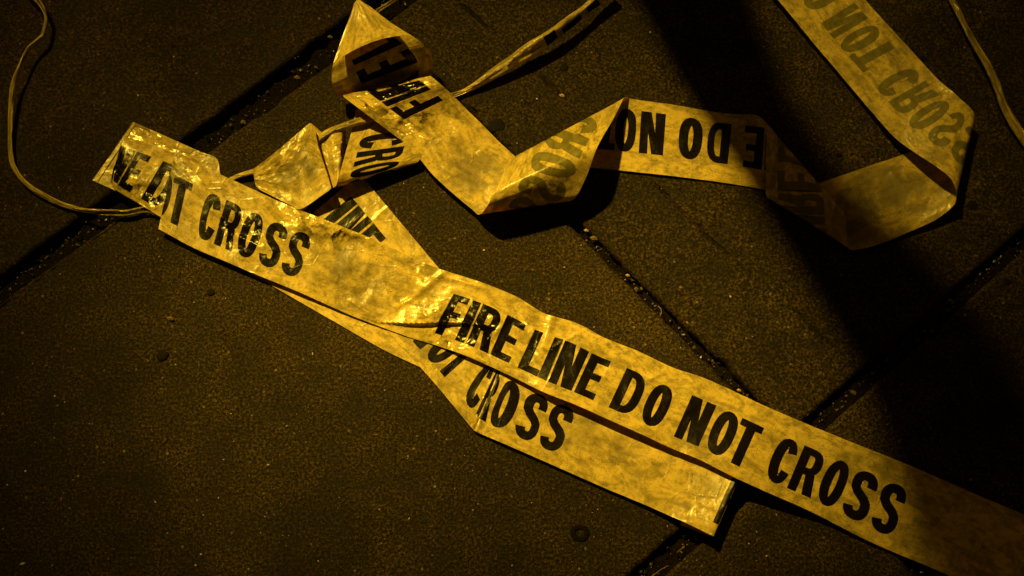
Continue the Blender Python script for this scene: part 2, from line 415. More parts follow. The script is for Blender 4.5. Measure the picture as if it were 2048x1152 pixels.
# ------------------------------------------------------------------ ribbons of tape
def pchip(y):
    """tangents that never overshoot, uniform parameter"""
    d = np.diff(y, axis=0); m = np.zeros_like(y)
    m[0], m[-1] = d[0], d[-1]
    a, b = d[:-1], d[1:]
    with np.errstate(divide='ignore', invalid='ignore'):
        hm = np.where(a*b > 0, 2*a*b/(a+b), 0.0)
    m[1:-1] = np.nan_to_num(hm); return m
def hermite(y, m, t):
    i = np.clip(np.floor(t).astype(int), 0, len(y)-2); s = (t-i)[:, None]
    return ((2*s**3-3*s**2+1)*y[i]+(s**3-2*s**2+s)*m[i]+(-2*s**3+3*s**2)*y[i+1]+(s**3-s**2)*m[i+1])
W = 0.076
def ribbon(st, anchors, seed=0.0, text=True, vr=(0, 1), res=28, crump=(), dirt=(), wr=0.7, arch=None, ridges=(), umax=99):
    """st: stations (v0 point, v1 point, [extra rails as (v,x,y,z)...]); returns verts, faces, ink flags, uvs, attributes"""
    n = len(st)
    A0 = np.array([P(*s[0:3]) for s in st]); A1 = np.array([P(*s[3:6]) for s in st])
    mids = (A0+A1)/2; seg = np.linalg.norm(np.diff(mids, axis=0), axis=1)/W
    cum = np.concatenate([[0], np.cumsum(seg)])
    s0 = np.concatenate([[0], np.cumsum(np.linalg.norm(np.diff(A0, axis=0), axis=1)/W)])
    s1 = np.concatenate([[0], np.cumsum(np.linalg.norm(np.diff(A1, axis=0), axis=1)/W)])
    ks = sorted(anchors)
    a0 = [anchors[k][0] if isinstance(anchors[k], tuple) else anchors[k] for k in ks]
    a1 = [anchors[k][1] if isinstance(anchors[k], tuple) else anchors[k] for k in ks]
    def fill(a, s):
        u = np.interp(s, s[ks], a)
        for k in range(ks[0]): u[k] = a[0]-(s[ks[0]]-s[k])
        for k in range(ks[-1]+1, n): u[k] = a[-1]+(s[k]-s[ks[-1]])
        return u
    u0, u1 = fill(a0, s0), fill(a1, s1)
    for u in (u0, u1):
        for k in range(1, n): u[k] = max(u[k], u[k-1]+0.012)
    m0, m1 = pchip(A0), pchip(A1)
    v_lo, v_hi = vr
    # extra rails (a longitudinal pleat): for each station optional tuple (vin, vout, hid, vis)
    pl = [s[6] if len(s) > 6 else None for s in st]
    verts, vid = [], {}
    def add(u, v):
        k = (round(u, 6), round(v, 6))
        if k not in vid: vid[k] = len(verts); verts.append(Vector((u, v)))
        return vid[k]
    nv = max(int(res*(v_hi-v_lo)), 8)
    edges = []
    def ulim(v):
        f = (v-v_lo)/(v_hi-v_lo)
        return u0[0]+(u1[0]-u0[0])*f, u0[-1]+(u1[-1]-u0[-1])*f
    rows = []
    for j in range(nv+1):
        v = v_lo+(v_hi-v_lo)*j/nv; lo, hi = ulim(v)
        us = [lo]+[x for x in np.arange(math.ceil(lo*res)/res, hi, 1/res) if x-lo > .3/res and hi-x > .3/res]+[hi]
        row = [add(x, v) for x in us]; rows.append(row)
        if j in (0, nv): edges += [(row[i], row[i+1]) for i in range(len(row)-1)]
    for j in range(nv): edges += [(rows[j][0], rows[j+1][0]), (rows[j][-1], rows[j+1][-1])]
    if any(pl):
        ks_ = [k for k in range(n) if pl[k] is not None]
        for off in (0.0, -0.035, -0.07):
            prev = None
            for tt in np.arange(ks_[0], ks_[-1]+1e-6, 0.05):
                k = min(int(tt), ks_[-1]-1); s_ = tt-k; vb = pl[k][0]*(1-s_)+pl[k+1][0]*s_+off
                if vb <= 0.004: prev = None; continue
                ua = np.interp(tt, np.arange(n), u0); ub = np.interp(tt, np.arange(n), u1)
                i_ = add(ua+(ub-ua)*vb, v_lo+(v_hi-v_lo)*vb)
                if prev is not None and prev != i_: edges.append((prev, i_))
                prev = i_
    faces = []
    if text:
        for poly in lettering(min(u0.min(), u1.min()), max(u0.max(), u1.max()), umax):
            faces.append([add(*p_) for p_ in poly])
            faces[-1] = list(dict.fromkeys(faces[-1]))
    vo, eo, fo, ov, oe, of = delaunay_2d_cdt(verts, edges, faces, 0, 1e-6, True)
    V = np.array([[v.x, v.y] for v in vo])
    keep, ink = [], []
    for f, src in zip(fo, of):
        c = V[list(f)].mean(axis=0); lo, hi = ulim(c[1])
        if not (v_lo-1e-7 <= c[1] <= v_hi+1e-7 and lo-1e-6 <= c[0] <= hi+1e-6): continue
        keep.append(list(f)); ink.append(1 if len(src) else 0)
    used = sorted({i for f in keep for i in f}); mp = {a: i for i, a in enumerate(used)}
    V = V[used]; keep = [[mp[i] for i in f] for f in keep]
    rc = random.Random(int(seed*17)+3); creases = []
    for _ in range(int((max(u1.max(), u0.max())-min(u0.min(), u1.min()))*2.2)):
        creases.append((rc.uniform(u0.min(), u1.max()), rc.uniform(0, 1), rc.choice((rc.gauss(1.57, .5), rc.gauss(0.1, .35), rc.uniform(0, 3.14))),
                        rc.uniform(.12, .5), rc.choice((-1, 1, 1))*rc.uniform(.12, .42), rc.uniform(.014, .03)))
    idx = np.arange(n)
    def surf(V):
        f = (V[:, 1]-v_lo)/(v_hi-v_lo); t = np.zeros(len(V))
        for i in range(len(V)): t[i] = np.interp(V[i, 0], u0+(u1-u0)*f[i], idx)
        p0, p1 = hermite(A0, m0, t), hermite(A1, m1, t)
        X = p0*(1-f)[:, None]+p1*f[:, None]
        if arch is not None:
            ar = np.interp(t, idx, [arch.get(k, 0.0) for k in range(n)])/1000
            X[:, 2] += ar*4*f*(1-f)
        if any(pl):                                   # pleat running along the tape
            for i in range(len(V)):
                k = int(min(max(math.floor(t[i]), 0), n-2)); s = t[i]-k
                if pl[k] is None or pl[k+1] is None: continue
                vb = pl[k][0]*(1-s)+pl[k+1][0]*s; hgt = pl[k][1]*(1-s)+pl[k+1][1]*s
                d = f[i]-vb
                if d > 0: X[i, 2] += hgt/1000*math.exp(-d/0.25)
                elif d > -0.07: X[i, 2] += hgt/1000*((d+.07)/.07)**6
        cr = np.zeros(len(V)); dd = np.zeros(len(V))
        for (uc, hw, vc, hv, am) in crump:
            cr = np.maximum(cr, am*np.exp(-((V[:, 0]-uc)/hw)**2-((V[:, 1]-vc)/hv)**2))
        for (uc, hw, vc, hv, am) in dirt:
            dd = np.maximum(dd, am*np.exp(-((V[:, 0]-uc)/hw)**2-((V[:, 1]-vc)/hv)**2))
        if wr > 0:
            for i in range(len(V)):
                q = Vector((V[i, 0]*2.4, V[i, 1]*2.4, seed))
                z = noise.noise(q)*0.6+0.35*(1-abs(noise.noise(Vector((V[i, 0]*4.1+V[i, 1]*1.5, V[i, 1]*3.1, seed+4)))*3))
                if cr[i] > .02: z += cr[i]*2.4*noise.ridged_multi_fractal(Vector((V[i, 0]*5.5, V[i, 1]*5.5, seed+8)), 0.9, 2.1, 4, 1.0, 2.0)*.6
                X[i, 2] += wr*z/1000
        for (cu, cv, ca, cl, ch_, cw) in creases:
            ex, ey = math.cos(ca), math.sin(ca); du, dv_ = V[:, 0]-cu, V[:, 1]-cv
            al = du*ex+dv_*ey; pe = np.abs(-du*ey+dv_*ex)
            X[:, 2] += ch_/1000*np.exp(-pe/cw)*np.clip(1-(al/cl)**2, 0, 1)
        for (ax, ay, bx, by, wmm, hmm) in ridges:
            a_ = P(ax, ay, 8)[:2]; b_ = P(bx, by, 8)[:2]; ab = b_-a_; L2 = ab@ab
            q = X[:, :2]-a_; s_ = np.clip(q@ab/L2, 0, 1)
            dd_ = np.linalg.norm(q-s_[:, None]*ab, axis=1)*1000
            X[:, 2] += hmm/1000*np.exp(-(dd_/wmm)**2)*(0.35+0.65*np.sin(np.pi*np.clip(s_, .04, .96)))
        return X, cr, dd
    X, cr, dd = surf(V)
    E_ = 0.006
    Xu = surf(V+np.array([E_, 0]))[0]-surf(V-np.array([E_, 0]))[0]
    Xv = surf(np.clip(V+np.array([0, E_]), None, [99, v_hi]))[0]-surf(np.clip(V-np.array([0, E_]), [-99, v_lo], None))[0]
    Nn = np.cross(Xu, Xv); ln = np.linalg.norm(Nn, axis=1); Nn[ln < 1e-14] = (0, 0, 1); Nn /= np.maximum(np.linalg.norm(Nn, axis=1), 1e-14)[:, None]
    X[:, 2] = np.maximum(X[:, 2], 0.0009)
    # give the film its thickness: a printed face, a reverse face and the cut edges
    m_ = len(V); T_ = 0.00020
    cnt = {}
    for fc in keep:
        for a_, b_ in zip(fc, fc[1:]+fc[:1]): cnt[(a_, b_)] = cnt.get((a_, b_), 0)+1
    rim = [(a_, b_) for (a_, b_) in cnt if (b_, a_) not in cnt]
    XX = np.concatenate([X, X-Nn*T_]); XX[:, 2] = np.maximum(XX[:, 2], 0.0006)
    keep = keep+[[i+m_ for i in fc[::-1]] for fc in keep]+[[b_, a_, a_+m_, b_+m_] for a_, b_ in rim]
    ink = ink+[k+2 for k in ink]+[0]*len(rim)
    return XX, keep, ink, np.concatenate([V, V]), np.concatenate([cr, cr]), np.concatenate([dd, dd]), seed, np.concatenate([Nn, -Nn])

def tape(name, parts, label, group=None, parent=None, cat='tape'):
    vs, fs, mi, uvs, cr, dd, nn_, off = [], [], [], [], [], [], [], 0
    for (X, F, ink, V, c, d, seed, Nn) in parts:
        nn_.append(Nn)
        vs.append(X); fs += [[i+off for i in f] for f in F]; mi += ink
        uvs.append(V+np.array([seed*3.1, 0])); cr.append(c); dd.append(d); off += len(X)
    vs, uvs, cr, dd = map(np.concatenate, (vs, uvs, cr, dd))
    me = bpy.data.meshes.new(name); me.from_pydata(vs.tolist(), [], fs)
    me.polygons.foreach_set('material_index', mi); me.polygons.foreach_set('use_smooth', [True]*len(fs))
    ul = me.uv_layers.new(name='uv'); li = np.zeros(len(me.loops), int); me.loops.foreach_get('vertex_index', li)
    ul.data.foreach_set('uv', uvs[li].ravel())
    me.attributes.new('crumple', 'FLOAT', 'POINT').data.foreach_set('value', cr)
    me.attributes.new('dirt', 'FLOAT', 'POINT').data.foreach_set('value', dd)
    me.normals_split_custom_set_from_vertices(np.concatenate(nn_).tolist())
    o = link_mesh(name, me, FILM, parent)
    return tag(o, label, cat, group)

# ---- A: the long strip reading FIRE LINE DO NOT CROSS
SA = [(317, 458, 8, 350, 306, 9), (394, 499, 7, 430, 344, 10), (437, 517, 7, 500, 376, 10), (512, 549, 7, 570, 408, 10), (581, 577, 6.8, 640, 436, 10),
      (640, 603, 5.5, 700, 460, 10), (700, 630, 4, 765, 486, 10, (0.02, 0, 0)), (757, 652, 3.4, 820, 513, 10, (0.04, 1.5, .4)),
      (820, 675, 3.2, 885, 540, 9, (.18, 4, 1)), (875, 692, 3.6, 940, 557, 10, (.32, 4.5, 1)), (925, 710, 6, 985, 573, 10, (.42, 2.0, .5)), (975, 731, 7, 1035, 595, 9, (.5, 0, 0)),
      (1034, 758, 9, 1094, 629, 9), (1091, 786, 12, 1150, 645, 8), (1150, 809, 13, 1212, 677, 7), (1212, 837, 13, 1275, 702, 6), (1290, 872, 13, 1350, 737, 5),
      (1337, 894, 13, 1400, 753, 5), (1400, 920, 15, 1462, 780, 5), (1467, 954, 20, 1530, 812, 6), (1540, 987, 16, 1600, 842, 5), (1627, 1026, 9, 1690, 879, 4),
      (1745, 1086, 4, 1805, 925, 3), (1877, 1142, 3, 1939, 983, 3), (1990, 1196, 3, 2052, 1031, 3), (2190, 1290, 3, 2255, 1120, 3)]
ga = xy(1169, 654); gb = xy(1939, 983); ge = (gb-ga)/np.linalg.norm(gb-ga)
def umain(s):
    m = (P(*s[0:3])+P(*s[3:6]))/2
    return ((m[:2]-ga)@ge)/W + 1.96/1.24 + PERIOD
anc = {0: 3.60, 5: 6.12}
for k in range(9, len(SA)): anc[k] = umain(SA[k])
SN = [(240, 372, 2, 272, 282, 2), (221, 366, 4, 246, 272, 5), (232, 379, 6, 284, 283, 7), (276, 406, 6, 337, 300, 7), (322, 434, 6, 377, 313, 7), (352, 446, 5, 412, 332, 5)]
S0 = [(196, 362, 2.2, 270, 250, 2.2), (185, 361, 1.6, 267, 244, 1.6), (230, 381, 1.6, 330, 272, 1.6), (322, 436, 1.8, 400, 303, 1.8), (372, 466, 1.8, 434, 318, 2), (437, 508, 1.8, 446, 372, 2),
      (519, 557, 1.6, 560, 440, 2), (581, 593, 1.4, 640, 480, 2), (675, 647, 1.3, 740, 530, 2), (772, 702, 1.3, 820, 590, 2), (847, 738, 1.3, 890, 640, 1.6), (880, 756, 1.2, 930, 660, 1.4)]
CRA = [(3.75, .35, .9, .3, .12), (4.85, .5, .45, .2, .30), (5.75, .5, .88, .16, .7), (6.6, .6, .35, .4, .12), (7.15, .35, .6, .3, .18), (7.85, .35, .25, .35, .45), (8.15, .3, .5, .3, .3), (8.75, .16, .75, .2, .25)]
DIA = [(12.6, 1.6, .5, .8, .35), (6.4, .8, .55, .4, .9), (3.5, .5, .5, .5, .45), (7.2, .4, .5, .4, .6), (11.0, .5, .2, .25, .35), (9.8, .5, .2, .2, .4)]
tape('barrier_tape', [
    ribbon(SA, anc, 1.0, crump=CRA, dirt=DIA, wr=0.9, res=44, ridges=[(833, 588, 895, 541, 3.4, 1.9), (1108, 630, 1078, 712, 4.6, 2.4), (930, 610, 985, 700, 5.0, 1.6), (1000, 590, 1040, 600, 4, 1.2), (700, 500, 690, 560, 5, 1.4),
        (790, 615, 836, 590, 2.2, 1.6), (905, 700, 1000, 733, 3.4, 1.9), (458, 466, 545, 506, 3.4, 1.8), (895, 556, 975, 580, 2.0, 1.3), (650, 447, 745, 487, 2.4, 1.3),
        (1180, 742, 1215, 770, 1.8, 1.0), (1330, 742, 1290, 764, 2.2, 1.2), (700, 600, 760, 640, 2.0, 1.2), (862, 664, 905, 640, 2.0, 1.4), (960, 700, 1015, 640, 2.2, 1.2), (1100, 700, 1180, 655, 1.6, .8)]),
    ribbon(SN, {1: 1.42, 2: 1.78, 3: 2.22, 4: 2.56}, 2.0, vr=(.08, .90), crump=[(1.6, .3, .25, .18, .9), (2.2, .4, .22, .12, .5)], dirt=[(2, .6, .5, .5, .4)], wr=.8, res=40, ridges=[(221, 322, 236, 366, 2.5, 2.2), (236, 366, 300, 371, 3.2, 2.0), (330, 300, 395, 318, 2, 1.2)]),
    ribbon(S0, {1: 0}, 3.0, text=False, crump=[(.3, .5, .9, .2, .35)], wr=.3)],
    'longest yellow caution tape, reading FIRE LINE DO NOT CROSS down to the lower right corner', 'lengths of fire line tape')

# ---- B: the strip crossing beneath it, ending in a folded-over end with a black bar
SB = [(567, 415, 1.2, 690, 312, 1.2), (634, 495, 1.4, 757, 392, 1.6), (762, 648, 1.8, 885, 545, 3.0), (866, 763, 2.4, 985, 662, 2.6), (948, 861, 3.8, 1020, 702, 3.0),
      (952, 863, 4.6, 1024, 706, 3.6), (960, 867, 3.6, 1030, 715, 3.2), (1030, 897, 4.4, 1095, 750, 3), (1105, 930, 4, 1170, 782, 2.2), (1200, 972, 4.2, 1268, 823, 2.6),
      (1300, 1014, 6, 1368, 865, 4.5), (1375, 1048, 11, 1440, 895, 8), (1424, 1071, 16.5, 1490, 918, 14), (1427.5, 1073, 16, 1494, 920, 13), (1428, 1074, 13.5, 1494, 921, 10), (1405, 1067, 8, 1470, 915, 7), (1360, 1050, 2, 1430, 900, 2)]
tape('barrier_tape', [ribbon(SB, {0: .87, 1: 1.51, 2: (2.80, 2.80), 3: (3.80, 3.80), 4: (4.62, 4.70), 5: (4.65, 4.72), 6: (4.70, 4.76), 8: 5.70, 12: 7.80, 13: 7.815}, 5.0,
             crump=[(4.5, .15, .0, .15, .3)], dirt=[(6.3, 1.0, .5, .5, .55), (3.2, 1, .3, .4, .3)], wr=0.45, res=36, ridges=[(1180, 915, 1355, 927, 1.2, .6), (1340, 1038, 1410, 1052, 4.5, 1.3), (740, 440, 780, 405, 1.5, .8)])],
     'yellow caution tape crossing under the longest tape, with a square folded end', 'lengths of fire line tape')

# ---- D: the twisted length winding across the top
SD = [(1560, -205, 10, 1452, -112, 10), (1655, -92, 10, 1547, -10, 9), (1730, 0, 10, 1615, 72, 8), (1761, 34, 10, 1645, 108, 7), (1827, 106, 12, 1700, 173, 7), (1880, 163, 16, 1752, 234, 9),
      (1915, 195, 19, 1790, 276, 12), (1937, 213, 20, 1832, 307, 18), (1947, 225, 19, 1872, 333, 24), (1950, 236, 16, 1903, 360, 27), (1949, 244, 11, 1912, 385, 24), (1940, 256, 6, 1911, 404, 16),
      (1890, 280, 3, 1876, 437, 8), (1812, 307, 2.5, 1815, 465, 5), (1721, 338, 2.5, 1765, 486, 4), (1656, 360, 2, 1727, 497, 4), (1560, 392, 3, 1704, 500, 5), (1536, 396, 7, 1697, 494, 10),
      (1532, 385, 11, 1694, 478, 16), (1531, 340, 13, 1693, 457, 19), (1533, 270, 12, 1688, 428, 15), (1531, 246, 9, 1682, 418, 10), (1524, 237, 6, 1672, 414, 5), (1505, 229, 4, 1640, 402, 3),
      (1478, 229, 2.5, 1530, 379, 2.2), (1431, 224, 2, 1431, 363, 2.5), (1337, 208, 2, 1325, 350, 3), (1285, 201, 2.5, 1231, 340, 3), (1260, 197, 4, 1120, 330, 3), (1254, 195, 8, 1022, 318, 5),
      (1249, 196, 12, 1018, 321, 13), (1228, 236, 26, 1006, 348, 24), (1193, 298, 42, 988, 385, 36), (1174, 350, 33, 974, 413, 30), (1150, 396, 21, 964, 426, 19), (1140, 402, 15, 957, 429, 13),
      (1100, 372, 9, 948, 422, 9), (1034, 316, 6, 921, 400, 8), (1002, 287, 6, 868, 352, 9), (946, 231, 8, 815, 291, 10), (902, 187, 17, 765, 253, 19), (876, 164, 25, 716, 216, 27),
      (861, 152, 23, 686, 191, 24.5), (860, 157, 12, 691, 194, 12), (866, 142, 5, 686, 193, 6), (864, 114, 20, 672, 187, 17), (850, 92, 33, 665, 172, 29), (829, 75, 39, 663, 150, 35),
      (783, 46, 42, 667, 126, 40), (735, 10, 41, 694, 48, 40), (716, -3, 44, 708, 8, 44), (758, 29, 46, 694, 58, 45), (800, 58, 51, 680, 100, 48), (819, 71, 53, 672, 124, 49)]
AD = {2: 3.11, 4: 4.02, 6: 4.92, 8: 5.40, 18: (8.36, 7.80), 20: (9.15, 8.13), 23: (9.66, 8.73), 25: (10.13, 10.06), 27: (11.05, 11.32), 29: (11.32, 12.72), 32: (12.25, 13.08), 34: (12.93, 13.6),
      37: (14.2, 14.15), 40: (15.45, 15.45), 41: (15.78, 15.82), 42: (15.96, 16.0), 43: (16.03, 16.05), 44: (16.07, 16.08), 45: (16.11, 16.11), 46: (16.28, 16.28), 47: (16.48, 16.48), 48: (16.73, 16.73), 49: (17.2, 17.0)}
tape('barrier_tape', [ribbon(SD, AD, 9.0, res=34, ridges=[(1885, 186, 1935, 214, 5.5, 2.4), (1850, 440, 1900, 405, 5.0, 2.0), (1780, 330, 1850, 420, 3.0, 1.0), (1700, 400, 1800, 440, 2.5, .8), (752, 222, 800, 246, 2.5, 1.6), (790, 262, 815, 232, 2.2, 1.5), (905, 250, 960, 300, 3, 1.2)], crump=[(15.88, .14, .6, .7, 1.0), (15.3, .3, .75, .35, .7), (5.3, .2, .1, .3, .1), (13.0, .2, .6, .5, .12), (14.9, .4, .6, .5, .12)],
             dirt=[(14.3, .5, .6, .4, .8), (6.8, .9, .4, .5, 1.0), (7.6, .6, .6, .5, 1.0), (9.9, 1.4, .5, .6, .3)], wr=0.5, arch={31: 3, 32: 5, 33: 3, 54: 17, 53: 12, 52: 7, 51: 3}, umax=16.9)],
     'twisted caution tape winding from the upper right corner to a cone loop, words upside down', 'lengths of fire line tape')

# ---- C: crumpled length with CRO reading downwards
SC = [(712, 219, 8, 862, 190, 5), (704, 259, 12, 858, 245, 5), (691, 305, 20, 852, 285, 8), (679, 348, 21, 842, 314, 10), (673, 370, 16, 835, 325, 9), (672, 375, 9, 833, 328, 5), (690, 352, 3, 838, 308, 2)]
SP = [(505, 343, 4, 508, 352, 3), (509, 337, 9, 513, 373, 7), (553, 303, 13, 548, 394, 8), (600, 263, 17, 585, 413, 9), (621, 247, 18, 600, 419, 11), (631, 262, 20, 640, 394, 15), (634, 283, 20, 663, 376, 17), (634, 288, 17, 662, 374, 13), (622, 280, 10, 640, 360, 8)]
SQ = [(600, 285, 6, 640, 365, 6), (622, 249, 11, 655, 372, 8), (648, 266, 12, 664, 377, 9), (666, 264, 16, 671, 373, 12), (684, 258, 15, 676, 365, 14), (692, 262, 6, 690, 345, 6)]
tape('barrier_tape', [ribbon(SC, {0: 3.62, 1: 4.02, 2: 4.42, 3: 4.85, 4: 5.10}, 13.0, wr=.4, crump=[(3.6, .2, .2, .4, .5)]),
                      ribbon(SP, {0: 0}, 14.0, text=False, wr=1.0, crump=[(.6, .5, .4, .5, .25)], dirt=[(.75, .35, .55, .3, 1.0)]),
                      ribbon(SQ, {0: 0}, 16.0, text=False, wr=.8, crump=[(.5, .5, .3, .3, .3)], dirt=[(.5, .3, .5, .3, .5)])],
     'crumpled folded caution tape with the letters CRO reading downwards, half under the twisted tape', 'lengths of fire line tape')

# ------------------------------------------------------------------ cords: tape twisted into string
def cord(path, label, blacks=(), twist=9.0, seed=0.0, flat=0.6, pl_=.34):
    pp = np.array([P(*q[:3]) for q in path]); wd = np.array([[q[3]*0.00043] for q in path])
    n = len(path); m = pchip(pp); mw = pchip(wd)
    NS = n*26; K = 20
    t = np.linspace(0, n-1, NS); X = hermite(pp, m, t); Wd = hermite(wd, mw, t)[:, 0]
    T = np.gradient(X, axis=0); T /= np.linalg.norm(T, axis=1)[:, None]
    s = np.concatenate([[0], np.cumsum(np.linalg.norm(np.diff(X, axis=0), axis=1))])
    vs, fs, mi, uv, cr = [], [], [], [], []
    for i in range(NS):
        side = np.cross(T[i], [0, 0, 1]); side /= np.linalg.norm(side); up = np.cross(side, T[i])
        tw = twist*s[i]*6+noise.noise(Vector((s[i]*20, seed, 0)))*2.0
        wv = 1+.22*noise.noise(Vector((s[i]*28, seed*3, 1.0)))
        for k in range(K):
            a = 2*math.pi*k/K
            # folded film: a few deep pleats that wind along the string
            rr = 1+pl_*math.cos(2*a+tw*.6+seed)+pl_*.5*math.cos(3*a-tw*.5+seed*2)+0.14*noise.noise(Vector((math.cos(a)*1.6, math.sin(a)*1.6+seed, s[i]*30)))
            b = a
            rx = Wd[i]/2*rr*wv; rz = Wd[i]/2*rr*flat*wv
            v = X[i]+side*math.cos(b)*rx+up*math.sin(b)*rz
            v[2] = max(v[2], 0.0006)
            vs.append(v); uv.append((s[i]/W+seed*2, k/K)); cr.append(.22)
    for i in range(NS-1):
        for k in range(K):
            k2 = (k+1) % K
            fs.append([i*K+k, i*K+k2, (i+1)*K+k2, (i+1)*K+k])
            a = (k+.5)/K
            sm = (s[i]/s[-1]); ink = 0
            for (b0, b1, c0, c1) in blacks:
                if b0 <= sm <= b1 and c0 <= a <= c1: ink = 1
            mi.append(ink)
    fs.append(list(range(K))[::-1]); fs.append([(NS-1)*K+k for k in range(K)]); mi += [0, 0]
    me = bpy.data.meshes.new('tape_cord'); me.from_pydata([list(v) for v in vs], [], fs)
    me.polygons.foreach_set('material_index', mi); me.polygons.foreach_set('use_smooth', [True]*len(fs))
    ul = me.uv_layers.new(name='uv'); li = np.zeros(len(me.loops), int); me.loops.foreach_get('vertex_index', li)
    ul.data.foreach_set('uv', np.array(uv)[li].ravel())
    me.attributes.new('crumple', 'FLOAT', 'POINT').data.foreach_set('value', cr)
    me.attributes.new('dirt', 'FLOAT', 'POINT').data.foreach_set('value', [.5]*len(vs))
    me.update()
    return tag(link_mesh('tape_cord', me, FILM), label, 'twisted tape', 'strings of tightly twisted tape')
cord([(40, -40, 10, 12), (62, -12, 12, 14), (80, 6, 12, 12), (92, 38, 12, 8), (86, 66, 12, 8), (56, 96, 13, 7), (38, 135, 13, 8), (25, 180, 11, 9), (22, 225, 8, 10), (20, 275, 6, 7), (23, 320, 5, 7), (46, 362, 5, 8), (85, 390, 5, 9),
      (135, 412, 5, 9), (190, 422, 6, 9), (245, 422, 7, 7), (292, 414, 5, 6), (330, 412, 2, 6)], 'thin twisted yellow tape string looping down the left edge to the folded tape', seed=1.0, twist=7)
cord([(105, 398, 3, 6), (150, 417, 3, 5), (200, 428, 4, 5), (250, 430, 5, 6), (290, 424, 4, 5), (318, 431, 3, 6), (340, 445, 2, 6)], 'short thin second strand lying beside the string at the folded tape end', seed=2.5, twist=5)
cord([(1225, -28, 16, 26), (1195, -4, 16, 24), (1165, 22, 17, 17), (1132, 48, 17, 22), (1095, 75, 16, 26), (1058, 100, 14, 27), (1022, 124, 12, 24), (985, 148, 9, 18), (950, 171, 6, 12), (918, 187, 4, 9), (880, 198, 3, 10), (800, 222, 3, 12),
      (745, 236, 13, 14), (700, 249, 17, 12), (655, 266, 16, 11), (610, 300, 9, 10), (545, 322, 6, 9), (508, 343, 5, 10), (470, 355, 3, 9), (440, 372, 2, 9)], 'twisted tape string with black printed bars rising from the crumpled tape to the top edge',
     blacks=[(.05, .085, .30, .6), (.105, .16, .33, .6), (.175, .205, .27, .55), ], seed=4.0, twist=2.0, flat=.8)
cord([(735, 38, 2, 8), (760, 18, 3, 8), (790, 0, 3, 8), (840, -30, 3, 9)], 'short end of twisted tape string behind the cone loop at the top', seed=7.0)
cord([(1885, -40, 8, 16), (1903, 0, 8, 15), (1925, 42, 8, 18), (1946, 82, 9, 17), (1972, 125, 9, 17), (1990, 165, 8, 17), (2004, 205, 7, 15), (2025, 245, 6, 17), (2050, 283, 5, 18), (2085, 330, 4, 18)], 'thick twisted yellow tape string in the upper right corner', seed=9.0, twist=5)

# ------------------------------------------------------------------ small dark things stuck to the slabs
MG = simple('old_gum', (0.004, 0.003, 0.003), 0.7, 500, .0006, .5, .15)
def gum(px, py, dpx, lab, seed, asp=1.0, hmm=.6):
    bm = bmesh.new(); p_ = P(px, py); n = 28; ce = bm.verts.new((0, 0, hmm/1000)); rings = []
    for ri, (fr, z) in enumerate(((.4, hmm), (.75, hmm*.75), (.93, hmm*.4), (1.0, 0.0))):
        row = []
        for k in range(n):
            a = 2*math.pi*k/n; rr = dpx*.00043/2*fr*(1+.32*noise.noise(Vector((math.cos(a)*1.3, math.sin(a)*1.3, seed)))+.12*noise.noise(Vector((math.cos(a)*4, math.sin(a)*4, seed))))
            row.append(bm.verts.new((rr*math.cos(a)*asp, rr*math.sin(a), z/1000-(0.0004 if ri == 3 else 0))))
        rings.append(row)
    for k in range(n): bm.faces.new((ce, rings[0][k], rings[0][(k+1) % n]))
    for a_, b_ in zip(rings, rings[1:]):
        for k in range(n): bm.faces.new((a_[k], b_[k], b_[(k+1) % n], a_[(k+1) % n]))
    for f in bm.faces: f.smooth = True
    me = bpy.data.meshes.new('gum_spot'); bm.to_mesh(me); bm.free()
    o = link_mesh('gum_spot', me, [MG]); o.location = (p_[0], p_[1], 0.0006)
    tag(o, lab, 'chewing gum', 'flattened dark gum spots')
gum(1128, 135, 21, 'round black gum spot below the string with printed bars', 1.0)
gum(325, 712, 24, 'ragged black gum spot on the large slab at lower left', 2.0, 1.1, .8)
gum(347, 93, 12, 'small black gum spot on the dark slab at upper left', 3.0)
gum(992, 252, 34, 'wide black gum smear beside the twisted tape edge', 4.0, 1.1, .6)
gum(1846, 118, 16, 'dark gum spot touching the upper right tape edge', 5.0, .8, .6)
gum(1945, 411, 22, 'dark gum spot right of the tape loop bend', 6.0, 1.2, .5)
gum(1678, 311, 12, 'small dark gum spot inside the bend of twisted tape', 7.0, 1.2, .5)
gum(422, 585, 14, 'small dark gum spot below the long strip', 8.0, 1.3, .5)
gum(2015, 565, 15, 'dark gum spot near the right edge below the joint', 9.0, 1.1, .5)
# rubber ring
bm = bmesh.new(); n = 40; mseg = 10; rows = []
for i in range(n):
    a = 2*math.pi*i/n; row = []
    Rr_ = 14.0*.00043*(1+.10*noise.noise(Vector((math.cos(a)*1.5, math.sin(a)*1.5, 3))))
    for j in range(mseg):
        b = 2*math.pi*j/mseg; rr = .0024*(1+.3*noise.noise(Vector((math.cos(a)*2, math.sin(a)*2, 8))))
        row.append(bm.verts.new(((Rr_+rr*math.cos(b))*math.cos(a), (Rr_+rr*math.cos(b))*math.sin(a)*.85, .0004+.0007*math.sin(b))))
    rows.append(row)
for i in range(n):
    for j in range(mseg):
        f = bm.faces.new((rows[i][j], rows[(i+1) % n][j], rows[(i+1) % n][(j+1) % mseg], rows[i][(j+1) % mseg])); f.smooth = True
me = bpy.data.meshes.new('rubber_ring'); bm.to_mesh(me); bm.free()
o = link_mesh('rubber_ring', me, [simple('dirty_rubber', (.006, .0045, .004), .85, 600, .0008, .8, .1)]); p_ = P(1160, 1066); o.location = (p_[0], p_[1], 0)
tag(o, 'small dark rubber ring pressed onto the slab at bottom centre', 'rubber ring')
